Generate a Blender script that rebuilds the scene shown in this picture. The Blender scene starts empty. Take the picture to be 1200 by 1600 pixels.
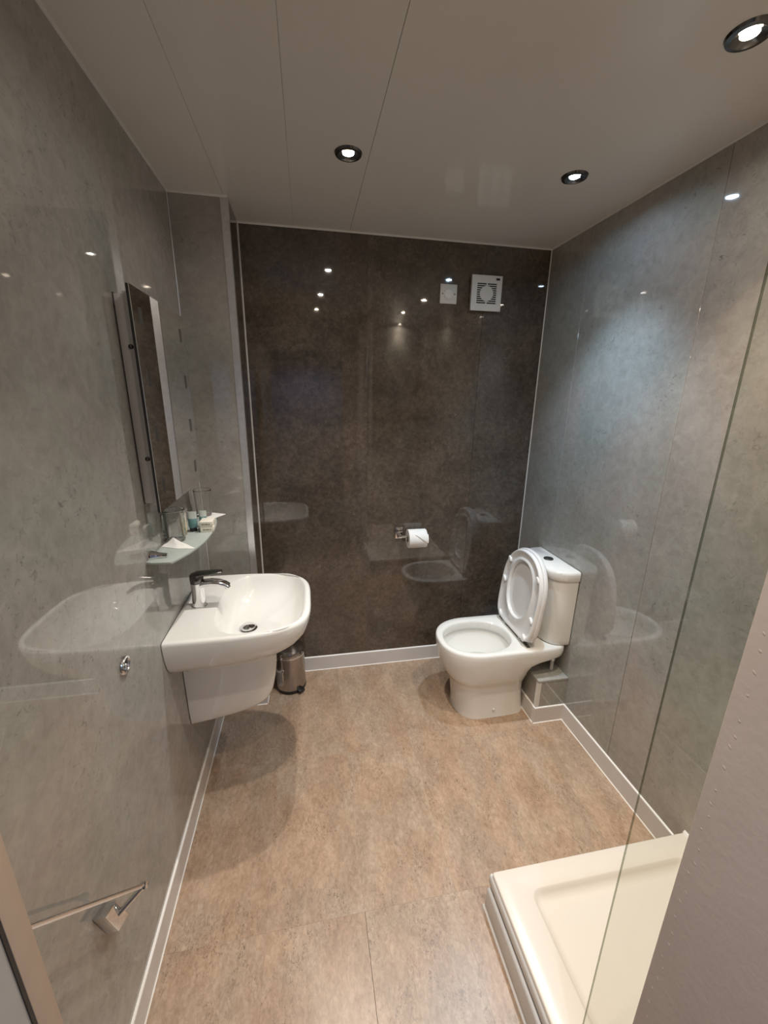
import bpy, bmesh, math, random
from mathutils import Vector, Matrix

random.seed(7)
sc = bpy.context.scene
C = sc.collection
PI = math.pi

# ------------------------------------------------------------------ dimensions (metres)
W, D, H = 1.7126, 2.1037, 2.30        # room: left wall x=0, right wall x=W, back wall y=D, ceiling z=H
XR, YR = 0.2123, 1.868                # boxed-out return in the back left corner
HS = 0.088                            # skirting height
YN = -0.25                            # near wall (door side)

# ------------------------------------------------------------------ camera
yaw, pitch, roll, fpx = 0.186924, 0.277826, 0.014676, 629.578
f = Vector((math.sin(yaw) * math.cos(pitch), math.cos(yaw) * math.cos(pitch), -math.sin(pitch)))
r0 = Vector((math.cos(yaw), -math.sin(yaw), 0))
u0 = r0.cross(f)
r = r0 * math.cos(roll) + u0 * math.sin(roll)
u = -r0 * math.sin(roll) + u0 * math.cos(roll)
cam_d = bpy.data.cameras.new('camera')
cam = bpy.data.objects.new('camera', cam_d)
C.objects.link(cam)
cam_d.sensor_fit = 'VERTICAL'
cam_d.sensor_height = 24.0
cam_d.sensor_width = 18.0
cam_d.lens = fpx / 1600 * 24.0
cam_d.clip_start = 0.02
M = Matrix((r, u, -f)).transposed().to_4x4()
M.translation = Vector((0.4799, 0.0, 1.5788))
cam.matrix_world = M
sc.camera = cam

# ------------------------------------------------------------------ world and exposure
wd = bpy.data.worlds.new('world')
sc.world = wd
wd.use_nodes = True
wd.node_tree.nodes['Background'].inputs[0].default_value = (0.5, 0.55, 0.65, 1)
wd.node_tree.nodes['Background'].inputs[1].default_value = 0.05
vs = sc.view_settings
vs.view_transform = 'Standard'
vs.look = 'None'
vs.gamma = 1.0
vs.use_curve_mapping = False
vs.exposure = 1.5
sc.cycles.use_denoising = True
sc.cycles.max_bounces = 14
sc.cycles.diffuse_bounces = 6
sc.cycles.glossy_bounces = 6
sc.cycles.transmission_bounces = 10
sc.cycles.transparent_max_bounces = 12
sc.cycles.sample_clamp_indirect = 6.0
sc.cycles.caustics_reflective = False
sc.cycles.caustics_refractive = False

# downlights: x, y, colour of lamp, power, label
WARM, NEUT, COOL = (1.0, 0.84, 0.66), (1.0, 0.93, 0.84), (0.58, 0.79, 1.0)
DOWNLIGHTS = [
    (0.634, 1.494, NEUT, 1.25, 'round downlight in ceiling left of centre, above the basin side of the room'),
    (1.393, 1.470, COOL, 1.25, 'cool white round downlight in ceiling above the toilet'),
    (1.393, 0.903, WARM, 1.0, 'warm white round downlight at the top right corner of the photo'),
    (0.610, 0.880, NEUT, 0.75, 'round downlight above the frame, mirrored left on the dark back wall'),
    (0.592, 0.345, WARM, 0.65, 'round downlight overhead by the doorway, mirrored lowest on the left of the back wall'),
    (1.345, 0.400, WARM, 0.60, 'round downlight above the shower tray, mirrored in the middle of the back wall'),
    (1.450, -0.190, WARM, 0.40, 'round downlight over the hidden shower end, mirrored lowest in the middle of the back wall'),
]
LAMP_W = 16.5
SPOT_DEG = 90.0

# ------------------------------------------------------------------ material helpers
def _nt(name):
    m = bpy.data.materials.new(name)
    m.use_nodes = True
    nt = m.node_tree
    return m, nt, nt.nodes['Principled BSDF']

def N(nt, typ, **kw):
    n = nt.nodes.new(typ)
    for k, v in kw.items():
        setattr(n, k, v)
    return n

def plain(name, col, rough=0.4, metal=0.0, noise=0.0, nscale=30.0, bump=0.0, bscale=200.0, coat=0.0, rvar=0.0, spec=None, trans=0.0, ior=None):
    """One colour with a little procedural variation in tone, gloss and relief."""
    m, nt, b = _nt(name)
    b.inputs['Base Color'].default_value = (*col, 1)
    b.inputs['Roughness'].default_value = rough
    b.inputs['Metallic'].default_value = metal
    if coat:
        b.inputs['Coat Weight'].default_value = coat
        b.inputs['Coat Roughness'].default_value = 0.03
    if spec is not None:
        b.inputs['Specular IOR Level'].default_value = spec
    if trans:
        b.inputs['Transmission Weight'].default_value = trans
    if ior:
        b.inputs['IOR'].default_value = ior
    tc = N(nt, 'ShaderNodeTexCoord')
    if noise:
        n = N(nt, 'ShaderNodeTexNoise')
        n.inputs['Scale'].default_value = nscale
        n.inputs['Detail'].default_value = 5
        nt.links.new(tc.outputs['Object'], n.inputs['Vector'])
        rp = N(nt, 'ShaderNodeValToRGB')
        rp.color_ramp.elements[0].position = 0.3
        rp.color_ramp.elements[1].position = 0.7
        rp.color_ramp.elements[0].color = (*[c * (1 - noise) for c in col], 1)
        rp.color_ramp.elements[1].color = (*[min(1, c * (1 + noise)) for c in col], 1)
        nt.links.new(n.outputs['Fac'], rp.inputs['Fac'])
        nt.links.new(rp.outputs['Color'], b.inputs['Base Color'])
        if rvar:
            mp = N(nt, 'ShaderNodeMapRange')
            mp.inputs['To Min'].default_value = max(0, rough - rvar)
            mp.inputs['To Max'].default_value = rough + rvar
            nt.links.new(n.outputs['Fac'], mp.inputs['Value'])
            nt.links.new(mp.outputs['Result'], b.inputs['Roughness'])
    if bump:
        n2 = N(nt, 'ShaderNodeTexNoise')
        n2.inputs['Scale'].default_value = bscale
        n2.inputs['Detail'].default_value = 3
        nt.links.new(tc.outputs['Object'], n2.inputs['Vector'])
        bp = N(nt, 'ShaderNodeBump')
        bp.inputs['Strength'].default_value = bump
        bp.inputs['Distance'].default_value = 0.002
        nt.links.new(n2.outputs['Fac'], bp.inputs['Height'])
        nt.links.new(bp.outputs['Normal'], b.inputs['Normal'])
    return m

def marble(name, dark, mid, light, rough=0.05, vein=0.25, vcol=(0.8, 0.78, 0.74), stretch=(1, 1, 1), spec=0.5, scale=1.0, dk=0.3, fine=0.45, pit=0.60, tints=((1, 1, 1), (1, 1, 1)), tscale=1.2):
    """Mottled stone-effect laminate: cloudy tone, fine speckle, dark pits and thin pale veins."""
    m, nt, b = _nt(name)
    tc = N(nt, 'ShaderNodeTexCoord')
    oi = N(nt, 'ShaderNodeObjectInfo')
    mul = N(nt, 'ShaderNodeMath', operation='MULTIPLY')
    mul.inputs[1].default_value = 17.0
    nt.links.new(oi.outputs['Random'], mul.inputs[0])
    mp = N(nt, 'ShaderNodeMapping')
    mp.inputs['Scale'].default_value = [s * scale for s in stretch]
    nt.links.new(tc.outputs['Object'], mp.inputs['Vector'])
    off = N(nt, 'ShaderNodeVectorMath', operation='ADD')
    nt.links.new(mp.outputs['Vector'], off.inputs[0])
    nt.links.new(mul.outputs[0], off.inputs[1])
    def noise(scale_, detail, dist=0.0, rough_=0.55):
        n = N(nt, 'ShaderNodeTexNoise')
        n.inputs['Scale'].default_value = scale_
        n.inputs['Detail'].default_value = detail
        n.inputs['Roughness'].default_value = rough_
        n.inputs['Distortion'].default_value = dist
        nt.links.new(off.outputs[0], n.inputs['Vector'])
        return n
    a = noise(2.6, 6, 0.5, 0.6)
    c = noise(22, 6, 0.6, 0.65)
    mix = N(nt, 'ShaderNodeMath', operation='MULTIPLY_ADD')
    mix.inputs[1].default_value = 1.0 - fine
    nt.links.new(a.outputs['Fac'], mix.inputs[0])
    hl = N(nt, 'ShaderNodeMath', operation='MULTIPLY')
    hl.inputs[1].default_value = fine
    nt.links.new(c.outputs['Fac'], hl.inputs[0])
    nt.links.new(hl.outputs[0], mix.inputs[2])
    rp = N(nt, 'ShaderNodeValToRGB')
    e = rp.color_ramp.elements
    e[0].position, e[1].position = 0.36, 0.64
    e[0].color, e[1].color = (*dark, 1), (*light, 1)
    k = e.new(0.5)
    k.color = (*mid, 1)
    nt.links.new(mix.outputs[0], rp.inputs['Fac'])
    # thin veins
    v = noise(7.5, 4, 1.6, 0.5)
    s = N(nt, 'ShaderNodeMath', operation='SUBTRACT'); s.inputs[1].default_value = 0.5
    ab = N(nt, 'ShaderNodeMath', operation='ABSOLUTE')
    nt.links.new(v.outputs['Fac'], s.inputs[0]); nt.links.new(s.outputs[0], ab.inputs[0])
    mr = N(nt, 'ShaderNodeMapRange')
    mr.inputs['From Min'].default_value = 0.0; mr.inputs['From Max'].default_value = 0.006
    mr.inputs['To Min'].default_value = 1.0; mr.inputs['To Max'].default_value = 0.0
    nt.links.new(ab.outputs[0], mr.inputs['Value'])
    gate = noise(4.2, 2)
    gr = N(nt, 'ShaderNodeMapRange')
    gr.inputs['From Min'].default_value = 0.5; gr.inputs['From Max'].default_value = 0.62
    gr.inputs['To Max'].default_value = vein
    nt.links.new(gate.outputs['Fac'], gr.inputs['Value'])
    vm = N(nt, 'ShaderNodeMath', operation='MULTIPLY')
    nt.links.new(mr.outputs['Result'], vm.inputs[0]); nt.links.new(gr.outputs['Result'], vm.inputs[1])
    mx = N(nt, 'ShaderNodeMixRGB')
    mx.inputs['Color2'].default_value = (*vcol, 1)
    nt.links.new(vm.outputs[0], mx.inputs['Fac']); nt.links.new(rp.outputs['Color'], mx.inputs['Color1'])
    # dark pits
    p = noise(38, 5, 1.2, 0.7)
    pr_ = N(nt, 'ShaderNodeMapRange')
    pr_.inputs['From Min'].default_value = pit; pr_.inputs['From Max'].default_value = pit + 0.12
    pr_.inputs['To Max'].default_value = dk
    nt.links.new(p.outputs['Fac'], pr_.inputs['Value'])
    mx2 = N(nt, 'ShaderNodeMixRGB')
    mx2.inputs['Color2'].default_value = (*[x * 0.55 for x in dark], 1)
    nt.links.new(pr_.outputs['Result'], mx2.inputs['Fac']); nt.links.new(mx.outputs['Color'], mx2.inputs['Color1'])
    # pits come in clusters, and the hue drifts slowly over the sheet
    pg = noise(3.0, 3)
    pgr = N(nt, 'ShaderNodeMapRange')
    pgr.inputs['From Min'].default_value = 0.42; pgr.inputs['From Max'].default_value = 0.60
    nt.links.new(pg.outputs['Fac'], pgr.inputs['Value'])
    pm = N(nt, 'ShaderNodeMath', operation='MULTIPLY')
    nt.links.new(pr_.outputs['Result'], pm.inputs[0]); nt.links.new(pgr.outputs['Result'], pm.inputs[1])
    nt.links.new(pm.outputs[0], mx2.inputs['Fac'])
    tn = noise(tscale, 4, 0.4)
    tr_ = N(nt, 'ShaderNodeValToRGB')
    tr_.color_ramp.elements[0].position, tr_.color_ramp.elements[1].position = 0.40, 0.60
    tr_.color_ramp.elements[0].color, tr_.color_ramp.elements[1].color = (*tints[0], 1), (*tints[1], 1)
    nt.links.new(tn.outputs['Fac'], tr_.inputs['Fac'])
    mt = N(nt, 'ShaderNodeMixRGB', blend_type='MULTIPLY')
    mt.inputs['Fac'].default_value = 1.0
    nt.links.new(mx2.outputs['Color'], mt.inputs['Color1']); nt.links.new(tr_.outputs['Color'], mt.inputs['Color2'])
    nt.links.new(mt.outputs['Color'], b.inputs['Base Color'])
    b.inputs['Roughness'].default_value = rough
    b.inputs['Specular IOR Level'].default_value = spec
    return m

def glass(name, tint=(0.9, 0.97, 0.93), rough=0.0):
    """Thin clear sheet: mostly transparent with a Fresnel mirror on top."""
    m, nt, b = _nt(name)
    nt.nodes.remove(b)
    out = nt.nodes['Material Output']
    tr = N(nt, 'ShaderNodeBsdfTransparent'); tr.inputs[0].default_value = (*tint, 1)
    gl = N(nt, 'ShaderNodeBsdfGlossy'); gl.inputs['Roughness'].default_value = rough
    fr = N(nt, 'ShaderNodeFresnel'); fr.inputs['IOR'].default_value = 1.45
    ns = N(nt, 'ShaderNodeTexNoise'); ns.inputs['Scale'].default_value = 3.0
    ad = N(nt, 'ShaderNodeMath', operation='MULTIPLY_ADD'); ad.inputs[1].default_value = 0.02
    nt.links.new(ns.outputs['Fac'], ad.inputs[0]); nt.links.new(fr.outputs[0], ad.inputs[2])
    ge = N(nt, 'ShaderNodeNewGeometry')
    iv = N(nt, 'ShaderNodeMath', operation='SUBTRACT'); iv.inputs[0].default_value = 1.0
    nt.links.new(ge.outputs['Backfacing'], iv.inputs[1])
    fm = N(nt, 'ShaderNodeMath', operation='MULTIPLY')
    nt.links.new(ad.outputs[0], fm.inputs[0]); nt.links.new(iv.outputs[0], fm.inputs[1])
    mx = N(nt, 'ShaderNodeMixShader')
    nt.links.new(fm.outputs[0], mx.inputs[0]); nt.links.new(tr.outputs[0], mx.inputs[1]); nt.links.new(gl.outputs[0], mx.inputs[2])
    nt.links.new(mx.outputs[0], out.inputs[0])
    return m

def emit(name, col, strength):
    m, nt, b = _nt(name)
    b.inputs['Base Color'].default_value = (0.8, 0.8, 0.8, 1)
    b.inputs['Emission Color'].default_value = (*col, 1)
    b.inputs['Emission Strength'].default_value = strength
    return m

M_ = {}
M_['grey'] = marble('grey stone laminate', (0.275, 0.267, 0.254), (0.335, 0.327, 0.313), (0.395, 0.386, 0.371), rough=0.035, vein=0.15, dk=0.8, spec=1.0, scale=1.5, fine=0.5, pit=0.57, tints=((1.04, 0.99, 0.96), (0.96, 1.0, 0.97)), tscale=1.5)
M_['dark'] = marble('dark brown stone laminate', (0.052, 0.041, 0.031), (0.090, 0.072, 0.057), (0.140, 0.115, 0.094), rough=0.035, vein=0.95, vcol=(0.24, 0.205, 0.17), dk=0.8, scale=2.2, spec=0.9, fine=0.55, pit=0.56, tints=((1.05, 0.98, 0.92), (0.96, 1.0, 1.02)), tscale=0.8)
M_['floor'] = marble('beige stone vinyl', (0.285, 0.198, 0.134), (0.385, 0.278, 0.195), (0.485, 0.365, 0.268), rough=0.33, vein=0.5, vcol=(0.70, 0.58, 0.46), stretch=(1.5, 0.8, 1), dk=0.95, scale=3.0, fine=0.58, pit=0.52, tints=((1.02, 0.965, 0.93), (0.98, 1.0, 1.01)), tscale=1.6)
M_['joint'] = plain('dark floor joint', (0.07, 0.05, 0.035), 0.8, noise=0.2)
M_['ceiling'] = plain('white gloss ceiling panel', (0.78, 0.75, 0.71), 0.10, noise=0.015, nscale=4)
M_['ceil_joint'] = plain('ceiling panel joint', (0.30, 0.28, 0.26), 0.5, noise=0.1)
M_['wall_joint'] = plain('wall panel joint', (0.03, 0.028, 0.025), 0.5, noise=0.1)
M_['white_trim'] = plain('white plastic trim', (0.72, 0.71, 0.69), 0.3, noise=0.02)
M_['seal'] = plain('white silicone sealant', (0.85, 0.83, 0.79), 0.35, noise=0.03)
M_['skirt'] = plain('white gloss skirting', (0.66, 0.63, 0.61), 0.16, noise=0.03, nscale=8)
M_['alu'] = plain('brushed aluminium trim', (0.72, 0.72, 0.74), 0.30, 0.7, noise=0.06, nscale=60)
M_['paint'] = plain('painted plaster', (0.62, 0.55, 0.525), 0.6, noise=0.05, nscale=6, bump=0.25, bscale=90)
M_['hall_wall'] = plain('hall wall paint', (0.42, 0.45, 0.52), 0.6, noise=0.03)
M_['ceramic'] = plain('white glazed ceramic', (0.80, 0.795, 0.765), 0.06, noise=0.01, nscale=5, coat=0.6)
M_['plastic'] = plain('white gloss plastic', (0.78, 0.775, 0.77), 0.14, noise=0.01, nscale=8)
M_['fitting'] = plain('off white moulded plastic', (0.74, 0.71, 0.66), 0.35, noise=0.02)
M_['slot'] = plain('dark vent opening', (0.015, 0.013, 0.011), 0.7, noise=0.2)
M_['chrome'] = plain('polished chrome', (0.80, 0.80, 0.81), 0.05, 1.0, noise=0.02)
M_['darkchrome'] = plain('black chrome', (0.16, 0.155, 0.15), 0.16, 1.0, noise=0.1)
M_['steel'] = plain('brushed stainless steel', (0.44, 0.40, 0.37), 0.22, 1.0, noise=0.08, nscale=80, rvar=0.05)
M_['black'] = plain('black plastic', (0.012, 0.012, 0.012), 0.35, noise=0.2)
M_['mirror'] = plain('silvered mirror', (0.88, 0.90, 0.88), 0.004, 1.0, noise=0.004)
M_['frost'] = plain('frosted glass patch', (0.30, 0.305, 0.30), 0.30, 1.0, noise=0.05)
M_['cab'] = plain('white lacquered cabinet side', (0.74, 0.73, 0.73), 0.3, noise=0.02)
M_['rubber'] = plain('dark rubber seal', (0.02, 0.02, 0.02), 0.5, noise=0.2)
M_['frosted_shelf'] = plain('frosted green glass', (0.40, 0.445, 0.425), 0.2, noise=0.03, spec=0.7)
M_['glass'] = glass('clear shower glass', (0.955, 0.965, 0.945))
M_['tumbler'] = plain('thin tumbler glass', (0.97, 0.98, 0.97), 0.01, noise=0.005, trans=1.0, ior=1.45)
M_['tissue'] = plain('white tissue paper', (0.84, 0.83, 0.81), 0.85, noise=0.03, bump=0.3, bscale=300)
M_['paper'] = plain('toilet paper', (0.86, 0.85, 0.83), 0.9, noise=0.03, bump=0.3, bscale=260)
M_['card'] = plain('cardboard roll core', (0.30, 0.22, 0.15), 0.8, noise=0.1)
M_['teal'] = plain('teal shower gel', (0.15, 0.30, 0.30), 0.2, noise=0.08)
M_['clear_top'] = plain('clear tube end', (0.55, 0.60, 0.58), 0.2, noise=0.05)
M_['cream'] = plain('cream sachet', (0.66, 0.60, 0.42), 0.35, noise=0.05)
M_['soap'] = plain('off white soap wrapper', (0.80, 0.77, 0.68), 0.5, noise=0.03)
M_['print'] = plain('brown print', (0.30, 0.25, 0.18), 0.6, noise=0.1)
M_['tray'] = plain('cream white acrylic', (0.70, 0.645, 0.575), 0.24, noise=0.01, nscale=4)
M_['door'] = plain('grey door laminate', (0.42, 0.43, 0.44), 0.25, noise=0.04, nscale=10)
M_['lipping'] = plain('pale beige door lipping', (0.50, 0.40, 0.32), 0.4, noise=0.03)
M_['water'] = plain('water in the bowl', (0.46, 0.48, 0.465), 0.02, noise=0.01)
M_['pipe'] = plain('white pipe', (0.62, 0.60, 0.58), 0.25, noise=0.03)

# ------------------------------------------------------------------ mesh helpers
WL = {}        # world location of each object (nothing is rotated)

class MB:
    def __init__(self):
        self.v, self.f = [], []
    def add(self, vs, fs):
        b = len(self.v)
        self.v += [tuple(p) for p in vs]
        self.f += [tuple(b + i for i in q) for q in fs]
        return self
    def box(self, x0, x1, y0, y1, z0, z1):
        vs = [(x, y, z) for z in (z0, z1) for y in (y0, y1) for x in (x0, x1)]
        return self.add(vs, [(0, 2, 3, 1), (4, 5, 7, 6), (0, 1, 5, 4), (2, 6, 7, 3), (0, 4, 6, 2), (1, 3, 7, 5)])
    def loops(self, ls, cap0=True, cap1=True, closed=True):
        n = len(ls[0]); b = len(self.v)
        for l in ls:
            self.v += [tuple(p) for p in l]
        for i in range(len(ls) - 1):
            for j in range(n if closed else n - 1):
                k = (j + 1) % n
                self.f.append((b + i * n + j, b + i * n + k, b + (i + 1) * n + k, b + (i + 1) * n + j))
        if cap0: self.f.append(tuple(b + j for j in reversed(range(n))))
        if cap1: self.f.append(tuple(b + (len(ls) - 1) * n + j for j in range(n)))
        return self
    def lathe(self, prof, c, axis=(0, 0, 1), n=32, cap0=True, cap1=True, sx=1.0):
        """prof: list of (radius, height along axis)."""
        a = Vector(axis).normalized()
        e1 = a.orthogonal().normalized() if abs(a.z) < 0.9 else Vector((1, 0, 0))
        e1 = (e1 - a * e1.dot(a)).normalized(); e2 = a.cross(e1)
        c = Vector(c)
        ls = [[c + a * h + e1 * (rr * sx * math.cos(2 * PI * i / n)) + e2 * (rr * math.sin(2 * PI * i / n)) for i in range(n)] for rr, h in prof]
        return self.loops(ls, cap0, cap1)
    def tube(self, pts, rad, n=12):
        pts = [Vector(p) for p in pts]
        ls = []
        ref = None
        for i, p in enumerate(pts):
            t = (pts[min(i + 1, len(pts) - 1)] - pts[max(i - 1, 0)]).normalized()
            if ref is None:
                ref = t.orthogonal().normalized()
            e1 = (ref - t * ref.dot(t)).normalized(); e2 = t.cross(e1); ref = e1
            rr = rad[i] if isinstance(rad, (list, tuple)) else rad
            ls.append([p + e1 * (rr * math.cos(2 * PI * j / n)) + e2 * (rr * math.sin(2 * PI * j / n)) for j in range(n)])
        return self.loops(ls)
    def prism(self, poly, ax, a0, a1):
        """poly of 2D points extruded along axis ax ('x','y','z')."""
        def mk(p, a):
            return {'x': (a, p[0], p[1]), 'y': (p[0], a, p[1]), 'z': (p[0], p[1], a)}[ax]
        return self.loops([[mk(p, a0) for p in poly], [mk(p, a1) for p in poly]])
    def build(self, name, mat, parent=None, smooth=False, bevel=0.0, seg=2, origin=None, auto=None):
        vs = [Vector(v) for v in self.v]
        if parent is not None:
            o0 = WL[parent.name]
        elif origin is not None:
            o0 = Vector(origin)
        else:
            lo = [min(v[k] for v in vs) for k in range(3)]; hi = [max(v[k] for v in vs) for k in range(3)]
            o0 = Vector(((lo[0] + hi[0]) / 2, (lo[1] + hi[1]) / 2, lo[2]))
        me = bpy.data.meshes.new(name)
        me.from_pydata([v - o0 for v in vs], [], self.f)
        bm = bmesh.new(); bm.from_mesh(me)
        bmesh.ops.recalc_face_normals(bm, faces=bm.faces)
        if bevel:
            es = [e for e in bm.edges if len(e.link_faces) == 2 and e.calc_face_angle(0) > 0.5]
            bmesh.ops.bevel(bm, geom=es, offset=bevel, segments=seg, profile=0.5, affect='EDGES', clamp_overlap=True)
        bm.to_mesh(me); bm.free()
        me.materials.append(mat if not isinstance(mat, str) else M_[mat])
        o = bpy.data.objects.new(name, me)
        C.objects.link(o)
        if parent is not None:
            o.parent = parent; WL[o.name] = o0.copy()
        else:
            o.location = o0; WL[o.name] = o0.copy()
        if smooth or bevel:
            for p in me.polygons: p.use_smooth = True
            if hasattr(me, 'set_sharp_from_angle'):
                me.set_sharp_from_angle(angle=math.radians(auto if auto else 40))
        return o

def tag(o, label, cat, group=None):
    o['label'] = label; o['category'] = cat
    if group: o['group'] = group
    return o

def thing(name, loc, label, cat, group=None):
    o = bpy.data.objects.new(name, None)
    C.objects.link(o)
    o.empty_display_size = 0.05
    o.location = loc
    WL[o.name] = Vector(loc)
    return tag(o, label, cat, group)

def struct(o, label=None):
    o['kind'] = 'structure'
    if label: o['label'] = label
    return o

def BX(*a): return MB().box(*a)

def sup(t, cx, cy, af, ab, b, nf, nb):
    """Plan outline: superellipse with different front (-x) and back (+x) halves."""
    c, s = math.cos(t), math.sin(t)
    a, n = (ab, nb) if c > 0 else (af, nf)
    return (cx + a * math.copysign(abs(c) ** (2 / n), c), cy + b * math.copysign(abs(s) ** (2 / n), s))

# ================================================================== SETTING
# ---- floor: vinyl tiles
floor = struct(BX(-0.02, W + 0.02, YN - 0.12, D + 0.02, -0.06, -0.0025).build('floor', 'joint', origin=(0, 0, 0)))
xe = [0.0, 0.298, 0.603, 0.908, 1.213, 1.518, W]
ye = [D, 1.481, 0.878, 0.275, YN - 0.1]
for i in range(len(xe) - 1):
    for j in range(len(ye) - 1):
        g = 0.00012
        gl = 0.0012 if (i == 2 and j == 2) else g
        x0, x1, y1, y0 = xe[i] + gl, xe[i + 1] - g, ye[j] - g, ye[j + 1] + g
        BX(x0, x1, y0, y1, -0.004, 0.0).build('floor_tile', 'floor', floor)

# ---- ceiling: gloss panels running to the back wall
ceil = struct(BX(-0.02, W + 0.02, YN - 0.12, D + 0.02, H + 0.004, H + 0.06).build('ceiling', 'ceil_joint', origin=(0, 0, 0)))
ce = [0.0, 0.201, 0.450, 0.700, 0.950, 1.200, 1.450, W]
for i in range(len(ce) - 1):
    g0, g1 = [0.0007 if abs(e_ - 0.7) < 0.01 else 0.0004 if e_ < 0.8 else 0.00005 for e_ in (ce[i], ce[i + 1])]
    BX(ce[i] + g0, ce[i + 1] - g1, YN - 0.1, D, H, H + 0.012).build('ceiling_panel', 'ceiling', ceil)

# ---- walls
wl = struct(BX(-0.06, -0.006, YN - 0.1, D + 0.02, 0, H).build('wall_left', 'wall_joint', origin=(0, 0, 0)))
BX(-0.010, 0.0, YN, YR, 0, H).build('wall_panel', 'grey', wl)
wb = struct(BX(-0.06, W + 0.06, D + 0.008, D + 0.06, 0, H).build('wall_back', 'wall_joint', origin=(0, 0, 0)))
be = [XR - 0.005, 0.783, 1.368, W]
for i in range(3):
    g0 = 0.0006 if i == 2 else 0.0001
    g1 = 0.0006 if i == 1 else 0.0001
    BX(be[i] + g0, be[i + 1] - g1, D, D + 0.012, 0, H).build('wall_panel', 'dark', wb)
wr = struct(BX(W + 0.008, W + 0.06, YN - 0.1, D + 0.02, 0, H).build('wall_right', 'wall_joint', origin=(0, 0, 0)))
re_ = [YN - 0.1, 0.0, 0.600, 1.195, 1.800, D]
for i in range(5):
    BX(W, W + 0.012, re_[i] + 0.0005, re_[i + 1] - 0.0005, 0, H).build('wall_panel', 'grey', wr, bevel=0.0008, seg=1)
wq = struct(BX(0.0, XR - 0.010, YR + 0.010, D, 0, H).build('wall_return', 'wall_joint', origin=(0, 0, 0)))
BX(0.0, XR - 0.003, YR, YR + 0.012, 0, H).build('wall_panel', 'grey', wq)
BX(XR - 0.012, XR, YR + 0.003, D, 0, H).build('wall_panel', 'dark', wq)
# near wall with the doorway, and the short wall between doorway and shower
DX0, DX1, DZ = 0.12, 0.86, 2.03
wn = MB().box(-0.02, DX0, YN - 0.1, YN, 0, H).box(DX1, 1.0, YN - 0.1, YN, 0, H).box(DX0, DX1, YN - 0.1, YN, DZ, H)
struct(wn.build('wall_near', 'paint', origin=(0, 0, 0)))
ws = BX(0.985, 1.085, YN - 0.1, 0.335, 0, H)
ws = struct(ws.build('wall_shower_end', 'paint', origin=(0, 0, 0), bevel=0.004, seg=3))
# lumpy paint ridge down the near corner of that wall
rb = MB(); rng = random.Random(3)
for k in range(46):
    z = 0.40 + k * 0.028 + rng.uniform(-0.008, 0.008)
    rb.lathe([(0.0002, 0.0005), (0.0009, 0.0004), (0.0017, 0.0)], (0.985, 0.318 + rng.uniform(-0.003, 0.003), z), (-1, 0.0, 0), n=8, sx=rng.uniform(1.0, 2.2))
rb_o = rb.build('paint_ridge', 'paint', ws, smooth=True)
rb_o['kind'] = 'stuff'
BX(1.085, W, YN - 0.1, YN, 0, H).build('wall_shower_near', 'grey', origin=(0, 0, 0))
struct(bpy.data.objects['wall_shower_near'])

# ---- the hall seen only in reflections through the doorway
struct(BX(-0.9, 2.2, -1.75, YN - 0.10, -0.06, -0.001).build('floor_hall', 'floor', origin=(0, 0, 0)))
struct(BX(-0.9, 2.2, -1.75, YN - 0.10, H + 0.004, H + 0.06).build('ceiling_hall', 'ceiling', origin=(0, 0, 0)))
hw = MB().box(-0.9, 2.2, -1.80, -1.75, 0, H).box(-0.95, -0.9, -1.8, YN - 0.1, 0, H).box(2.2, 2.25, -1.8, YN - 0.1, 0, H)
hw.box(-0.9, -0.06, YN - 0.12, YN - 0.1, 0, H).box(W + 0.06, 2.2, YN - 0.12, YN - 0.1, 0, H)
struct(hw.build('wall_hall', 'hall_wall', origin=(0, 0, 0)))

# ---- corner and ceiling trims
def trim(n, mb, mat, **k): return struct(mb.build('trim_%d' % n, mat, **k))
trim(1, MB().prism([(XR - 0.026, YR - 0.0015), (XR + 0.0015, YR - 0.0015), (XR + 0.0015, YR + 0.022), (XR, YR + 0.022), (XR, YR), (XR - 0.026, YR)], 'z', HS, H), 'alu')
trim(2, MB().prism([(XR, D), (XR, D - 0.005), (XR + 0.001, D - 0.005), (XR + 0.004, D - 0.001), (XR + 0.004, D)], 'z', HS, H), 'white_trim')
trim(3, MB().prism([(W, D), (W, D - 0.004), (W - 0.001, D - 0.004), (W - 0.004, D - 0.001), (W - 0.004, D)], 'z', HS, H), 'white_trim')
trim(4, MB().prism([(0, H), (0, H - 0.006), (0.0015, H - 0.006), (0.006, H - 0.0015), (0.006, H)], 'y', YN, YR), 'white_trim')
trim(5, MB().prism([(D, H), (D, H - 0.006), (D - 0.0015, H - 0.006), (D - 0.006, H - 0.0015), (D - 0.006, H)], 'x', XR, W), 'white_trim')
trim(6, MB().prism([(W, H), (W, H - 0.006), (W - 0.0015, H - 0.006), (W - 0.006, H - 0.0015), (W - 0.006, H)], 'y', YN, D), 'white_trim')
trim(7, MB().prism([(YR, H), (YR, H - 0.006), (YR - 0.0015, H - 0.006), (YR - 0.006, H - 0.0015), (YR - 0.006, H)], 'x', 0, XR), 'white_trim')
trim(8, MB().prism([(0, YR), (0, YR - 0.002), (0.0005, YR - 0.002), (0.002, YR - 0.0005), (0.002, YR)], 'z', HS, H), 'alu')

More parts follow.
